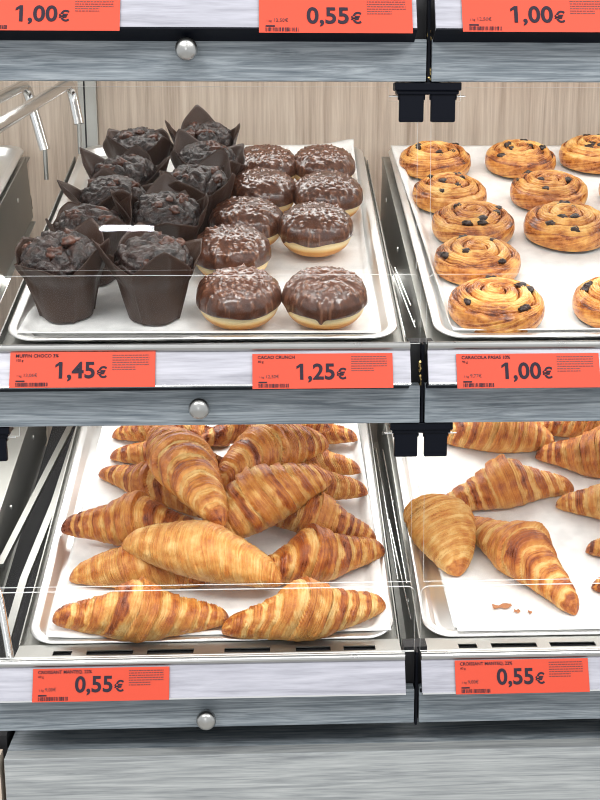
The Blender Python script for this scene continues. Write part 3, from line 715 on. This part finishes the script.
# ------------------------------------------------------------------ croissants
def croissant_mesh(seed, L, Rm, bendy, tone=0., fat=1.25, amp=.17, bandk=1.):
    """rolled dough: stepped layers that climb from both tips to a thick middle, each with a brown crust and a pale laminated strip"""
    rnd = random.Random(seed); n, m = 240, 60
    bs = []
    for side in (0,1):
        base = [.13+rnd.uniform(-.03,.05)]
        while base[-1] < .90: base.append(base[-1]+rnd.uniform(.15,.27)*(1.1-.45*base[-1]))
        bs.append(base)
    lay = [[rnd.uniform(.55,1.1) for _ in range(14)] for _ in (0,1)]
    wid = [[rnd.uniform(.30,.52) for _ in range(14)] for _ in (0,1)]
    slant = rnd.uniform(.11,.17)*rnd.choice((1,-1)); ph = rnd.uniform(-.6,.6)
    hump = .25 if fat < 1.45 else .10
    def rad(au): return Rm*(((max(0,1-au**fat))**.9*(.72-hump)+.28)+hump*math.exp(-(au/.30)**2))*(max(0,1-au**14))**.5
    cache = {}
    def core(i, j):
        if (i,j) in cache: return cache[i,j]
        u = -1+2*i/(n-1); th = 2*PI*j/m; c_, s = math.cos(th), math.sin(th)
        R0 = rad(abs(u))
        up_ = u + slant*math.sin(th+ph)*(1-abs(u))*1.4 + .022*noise.noise(Vector((u*2, c_*1.5, s*1.5+seed)))
        side = 0 if up_ < 0 else 1; au = abs(up_); B = bs[side]
        if au < B[0]: f = .3+.7*au/B[0]; k = 0
        else:
            k = 0
            while k < len(B)-1 and au >= B[k+1]: k += 1
            f = (au-B[k])/(B[k+1]-B[k]) if k < len(B)-1 else .5
            k += 1
        fb = f if k == 0 else f+.20*noise.noise(Vector((u*14, c_*2.5, s*2.5+seed)))+.09*noise.noise(Vector((u*40, c_*6, s*6+seed)))
        lip = f**.5*(1-sstep(.94,1.,f))
        topness = sstep(-.75,.1,s)
        h = amp*(lip-.45)*topness*(.4+.6*min(1,R0/Rm))
        pale = (1-sstep(.3,.6,f)) if bandk > .6 else .5
        small = min(1, R0/Rm*1.6)
        micro = (.0004+.0007*pale)*math.sin(2*PI*up_*31+2.2*noise.noise(Vector((u*6, c_*2, s*2+seed))))*topness*small
        rr = R0*(1+h) + micro + .0013*noise.noise(Vector((u*9, c_*2.2, s*2.2+seed*3)))*small + .0007*noise.noise(Vector((u*34, c_*7, s*7+seed)))*small
        y = c_*rr*1.04; z = s*rr*.95; fl = -.60*R0
        if z < fl: z = fl + (z-fl)*.18
        x = L/2*u*(1-.03*(1-abs(u)))
        band = sstep(wid[side][k]-.12, wid[side][k]+.10, fb)*(1-.5*sstep(.9,.99,f)) if k else .75*sstep(.1,.5,fb+.3*noise.noise(Vector((u*9, c_*3, s*3+seed*2))))
        b = .13 + .60*lay[side][k]*band*bandk + (.15 if bandk < .6 else 0)
        b += .24*noise.noise(Vector((u*7, c_*2., s*2.+seed*7))) + .12*noise.noise(Vector((u*20, c_*5., s*5.+seed*9)))
        b = b*(.55+.45*sstep(-.7,.5,s)) + .18*sstep(.84,1.,abs(u)) + tone + .2*(s < -.5)
        cache[i,j] = ((x, y+bendy*(1-u*u)-bendy*.35, z+.70*R0), max(0,b), up_)
        return cache[i,j]
    return grid_mesh('croissant', n, m, lambda i,j: core(i,j)[0], cro_m, True, uv=lambda i,j:(core(i,j%m)[2]*1.1, j/m), attr={'bake':lambda i,j: core(i,j)[1]}, cap=True)
def croissant(tier, p1, p2, h1, h2, Rm, bendy, label, seed, tone=0., roll=0., amp=.17, grp='croissants', fat=1.25, bandk=1.):
    def pose(a, c):
        A = on_tray(tier, *p1, a+.0075+.0044)-EN*.0075; B = on_tray(tier, *p2, c+.0075+.0044)-EN*.0075
        X = (B-A).normalized(); Y = EN.cross(X).normalized(); Z = X.cross(Y)
        return frame((A+B)/2, X, Y, Z) @ Matrix.Rotation(roll,4,'X'), (B-A).length
    mt, L0 = pose(h1, h2)
    me = croissant_mesh(seed, L0, Rm, bendy, tone, fat, amp, bandk)
    SHR = .97 if seed < 3 or seed > 20 else .84
    co = [Vector((v.co.x, v.co.y*SHR, .002+v.co.z*SHR)) for v in me.vertices]; fs = [tuple(p.vertices) for p in me.polygons]
    best = None
    # settle: lift either end in small steps until it rests on, not in, the ones placed before it
    for total in range(0, 14):
        for d1, d2 in ((total/2,total/2),(total,0),(0,total),(total*.75,total*.25),(total*.25,total*.75)):
            mt, L1 = pose(h1+d1*.004, h2+d2*.004); mt = mt @ Matrix.Diagonal((L1/L0,1,1,1))
            vs = [mt @ c for c in co]; lo = [min(v[k] for v in vs) for k in range(3)]; hi = [max(v[k] for v in vs) for k in range(3)]
            bv = None; ok = True
            for (t_, lo2, hi2, other) in PLACED:
                if t_ != tier or any(lo[k] > hi2[k] or hi[k] < lo2[k] for k in range(3)): continue
                if bv is None: bv = BVHTree.FromPolygons(vs, fs)
                if bv.overlap(other): ok = False; break
            if ok: best = (mt, vs, lo, hi, d1*4, d2*4); break
        if best: break
    if best is None:
        mt = pose(h1, h2)[0]; vs = [mt @ c for c in co]; lo = [min(v[k] for v in vs) for k in range(3)]; hi = [max(v[k] for v in vs) for k in range(3)]; best = (mt, vs, lo, hi, -1, -1)
    mt, vs, lo, hi, da, db = best
    PLACED.append((tier, lo, hi, BVHTree.FromPolygons(vs, fs)))
    o = link('croissant', me); o.matrix_world = mt
    tag(o, label, 'croissant', grp); return o
from mathutils.bvhtree import BVHTree
PLACED = []
bpy.context.view_layer.update()
for o in list(C.objects):
    if o.name.startswith(('baking_tray','parchment')) and o.matrix_world.translation.z < 1:
        vs = [o.matrix_world @ v.co for v in o.data.vertices]
        PLACED.append(('low', [min(v[k] for v in vs) for k in range(3)], [max(v[k] for v in vs) for k in range(3)], BVHTree.FromPolygons(vs, [tuple(p.vertices) for p in o.data.polygons])))
LP = 'croissants piled on the left tray'; RP = 'loose croissants on the right tray'
cl = [
 ((51,618),(229,618),0,0,.034,-.012,'golden striped croissant lying at the front of the pile, nearest the 0,55 € card',1,.05),
 ((222,630),(387,604),0,0,.034,-.012,'golden croissant at the front of the pile, right of the striped front one',2,-.02),
 ((121,541),(282,580),.030,.018,.034,-.004,'long pale smooth croissant lying across the pile behind the front two',3,-.08),
 ((60,526),(210,534),.012,.004,.034,-.004,'dark glazed croissant whose tip touches the tray side at mid-depth',4,.14),
 ((69,574),(205,578),0,0,.028,.004,'pale croissant half hidden under the long pale one',5,-.02),
 ((245,578),(386,548),.0,.0,.034,-.008,'striped croissant at the outer side behind the front one, tip by the tray rim',6,.08),
 ((196,548),(330,474),.022,.036,.037,.004,'big croissant on top in the middle of the pile, lying aslant',7,.04),
 ((214,488),(326,440),.045,.040,.036,.008,'big glossy croissant on top at the rear of the pile',8,.06),
 ((155,430),(221,522),.052,.046,.035,-.006,'golden croissant on top pointing its tip towards the front',9,.02),
 ((100,470),(205,512),0,.004,.027,.004,'striped croissant under the steep golden one, tip towards the bare paper',10,.05),
 ((110,453),(235,468),0,0,.027,.004,'small croissant tip showing behind the striped one, at the bare paper',11,.06),
 ((112,432),(230,440),0,0,.027,.004,'croissant tip at the rear of the pile by the bare paper',12,.1),
 ((196,440),(330,424),.035,.035,.028,.004,'rear croissant on top, just under the middle fascia board',13,.1),
 ((240,500),(368,488),.006,.006,.030,.004,'croissant under the big ones, tip towards the outer rim at mid-depth',14,.06),
 ((240,470),(361,467),.002,.0,.029,.004,'croissant at the outer side behind, rounded banded tip',15,.02),
 ((240,440),(358,435),.0,.0,.027,.003,'rearmost croissant at the outer side, just under the fascia board',16,.08),
 ((262,515),(377,537),.008,.006,.028,.004,'croissant tip peeping out between the big aslant one and the outer striped one',17,.08),
]
ORDER = [1,2,6,4,5,10,11,12,14,15,16,17,7,3,8,9,13]
for p1,p2,h1,h2,Rm,bd,lb,sd,tn in sorted(cl, key=lambda q: ORDER.index(q[7])):
    croissant('low', p1, p2, h1, h2, Rm, bd, lb, sd, tn, amp=.07 if sd in (3,5) else .25, fat={3:1.9,5:1.6,7:1.8,8:1.7,9:1.5,4:1.4}.get(sd,1.3), bandk={3:.3,5:.45}.get(sd,1.), grp=LP)
cr = [
 ((414,506),(461,571),.012,.0,.038,.006,'pale puffy croissant seen end-on beside the tray rim',21,-.12),
 ((436,508),(573,484),0,0,.034,.008,'golden croissant with high ridged back behind the pale puffy one',22,.02),
 ((462,520),(578,609),0,0,.035,.006,'croissant pointing its tip at the crumbs on the paper',23,.02),
 ((440,436),(556,442),0,0,.034,-.004,'croissant at the rear of the right tray under the fascia board',24,.03),
 ((536,452),(650,478),0,0,.034,.004,'striped croissant at the rear, cut by the frame edge',25,.12),
 ((530,428),(640,430),0,0,.030,.004,'rearmost croissant, a golden strip under the fascia board',26,.04),
 ((556,502),(670,514),0,0,.030,-.004,'croissant beside the ridged one, cut by the frame edge',27,.02),
 ((586,546),(690,560),0,0,.026,.004,'small brown croissant tip at the frame edge, halfway down the tray',28,.1),
 ((592,582),(690,600),0,0,.024,.004,'lowest croissant tip at the frame edge, near the crumbs',29,.12),
]
for p1,p2,h1,h2,Rm,bd,lb,sd,tn in cr:
    croissant('low', p1, p2, h1, h2, Rm, bd, lb, sd, tn, amp=.08 if sd == 21 else .25, fat={21:2.2,24:1.7}.get(sd,1.3), bandk=.4 if sd == 21 else 1., grp=RP)
# crumbs on the paper
for i, (px, py, L_, w_, lb) in enumerate([(502,607,.022,.006,'largest pastry flake on the paper before the right tray croissants'), (517,612,.007,.004,'square pastry crumb beside the largest flake'), (530,613,.005,.003,'small pastry crumb nearest the croissant tip')]):
    q = on_tray('low', px, py, .0036); rnd = random.Random(i)
    def F(a, c):
        u, v = a/9-.5, c/5-.5
        return (u*L_, v*w_*(1+.5*math.sin(u*9)) + .001*noise.noise(Vector((u*8,v*3,i))), .0008+.0016*(u*u*4)*(.6+.4*noise.noise(Vector((u*3,v*3,i+5)))))
    o = link('pastry_crumb', grid_mesh('pastry_crumb', 10, 6, F, flake_m)); o.matrix_world = frame(q, EX, ED, EN) @ Matrix.Rotation(.12-i*.3,4,'Z')
    s = o.modifiers.new('thick','SOLIDIFY'); s.thickness = .0008
    tag(o, lb, 'crumb', 'pastry crumbs')

# ------------------------------------------------------------------ light
def area(name, loc, target, sx, sy, power, col=(1,1,1)):
    l = bpy.data.lights.new(name,'AREA'); l.shape = 'RECTANGLE'; l.size = sx; l.size_y = sy; l.energy = power; l.color = col
    o = bpy.data.objects.new(name, l); C.objects.link(o); o.location = loc
    o.rotation_euler = (Vector(target)-Vector(loc)).to_track_quat('-Z','Y').to_euler(); return o
area('ceiling_panel_light', (-.9,-1.6,3.0), (0,.3,1.0), 1.2, .6, 24, (1,.98,.95))
area('ceiling_panel_light', (1.1,-1.6,3.0), (.2,.3,1.0), 1.2, .6, 24, (1,.98,.95))
for nm, z0 in (('top',1.50),('mid',RIM['mid'].z-.115)):
    z = z0+.40*math.tan(TILT)-.012
    area('shelf_led_strip', (.2,.46,z), (.2,.34,z-.3), 1.3, .12, 3.3 if nm == 'top' else 2.7, (1,.98,.95))
    area('shelf_led_strip', (.2,.05,z0-.03 if nm == 'top' else Zb['mid']+.012), (.2,.32,z0-.3), 1.3, .02, 1.0 if nm == 'top' else 1.1, (1,.98,.95))
# a far overhead tube whose mirror image shows in the flap before the muffins
fH = Zb['top']-.004-atY(212,270,FL_BOT_Y).z; fn = Vector((0, -fH, FL_TOP_Y-FL_BOT_Y)).normalized(); hp = atY(128, 230, .02); d = ray(127, 228); rd = d - fn*2*d.dot(fn)
lp = hp + rd*14
area('ceiling_tube_light', lp, hp, .66, .075, 40, (1,1,1))
w = bpy.data.worlds.new('world'); bpy.context.scene.world = w; w.use_nodes = True
w.node_tree.nodes['Background'].inputs[0].default_value = (.96,.98,1,1); w.node_tree.nodes['Background'].inputs[1].default_value = .7
sc = bpy.context.scene
sc.view_settings.view_transform = 'Standard'; sc.view_settings.look = 'None'; sc.view_settings.gamma = 1; sc.view_settings.use_curve_mapping = False
sc.view_settings.exposure = 0.48
sc.cycles.filter_width = 1.0
sc.cycles.transparent_max_bounces = 24; sc.cycles.max_bounces = 8
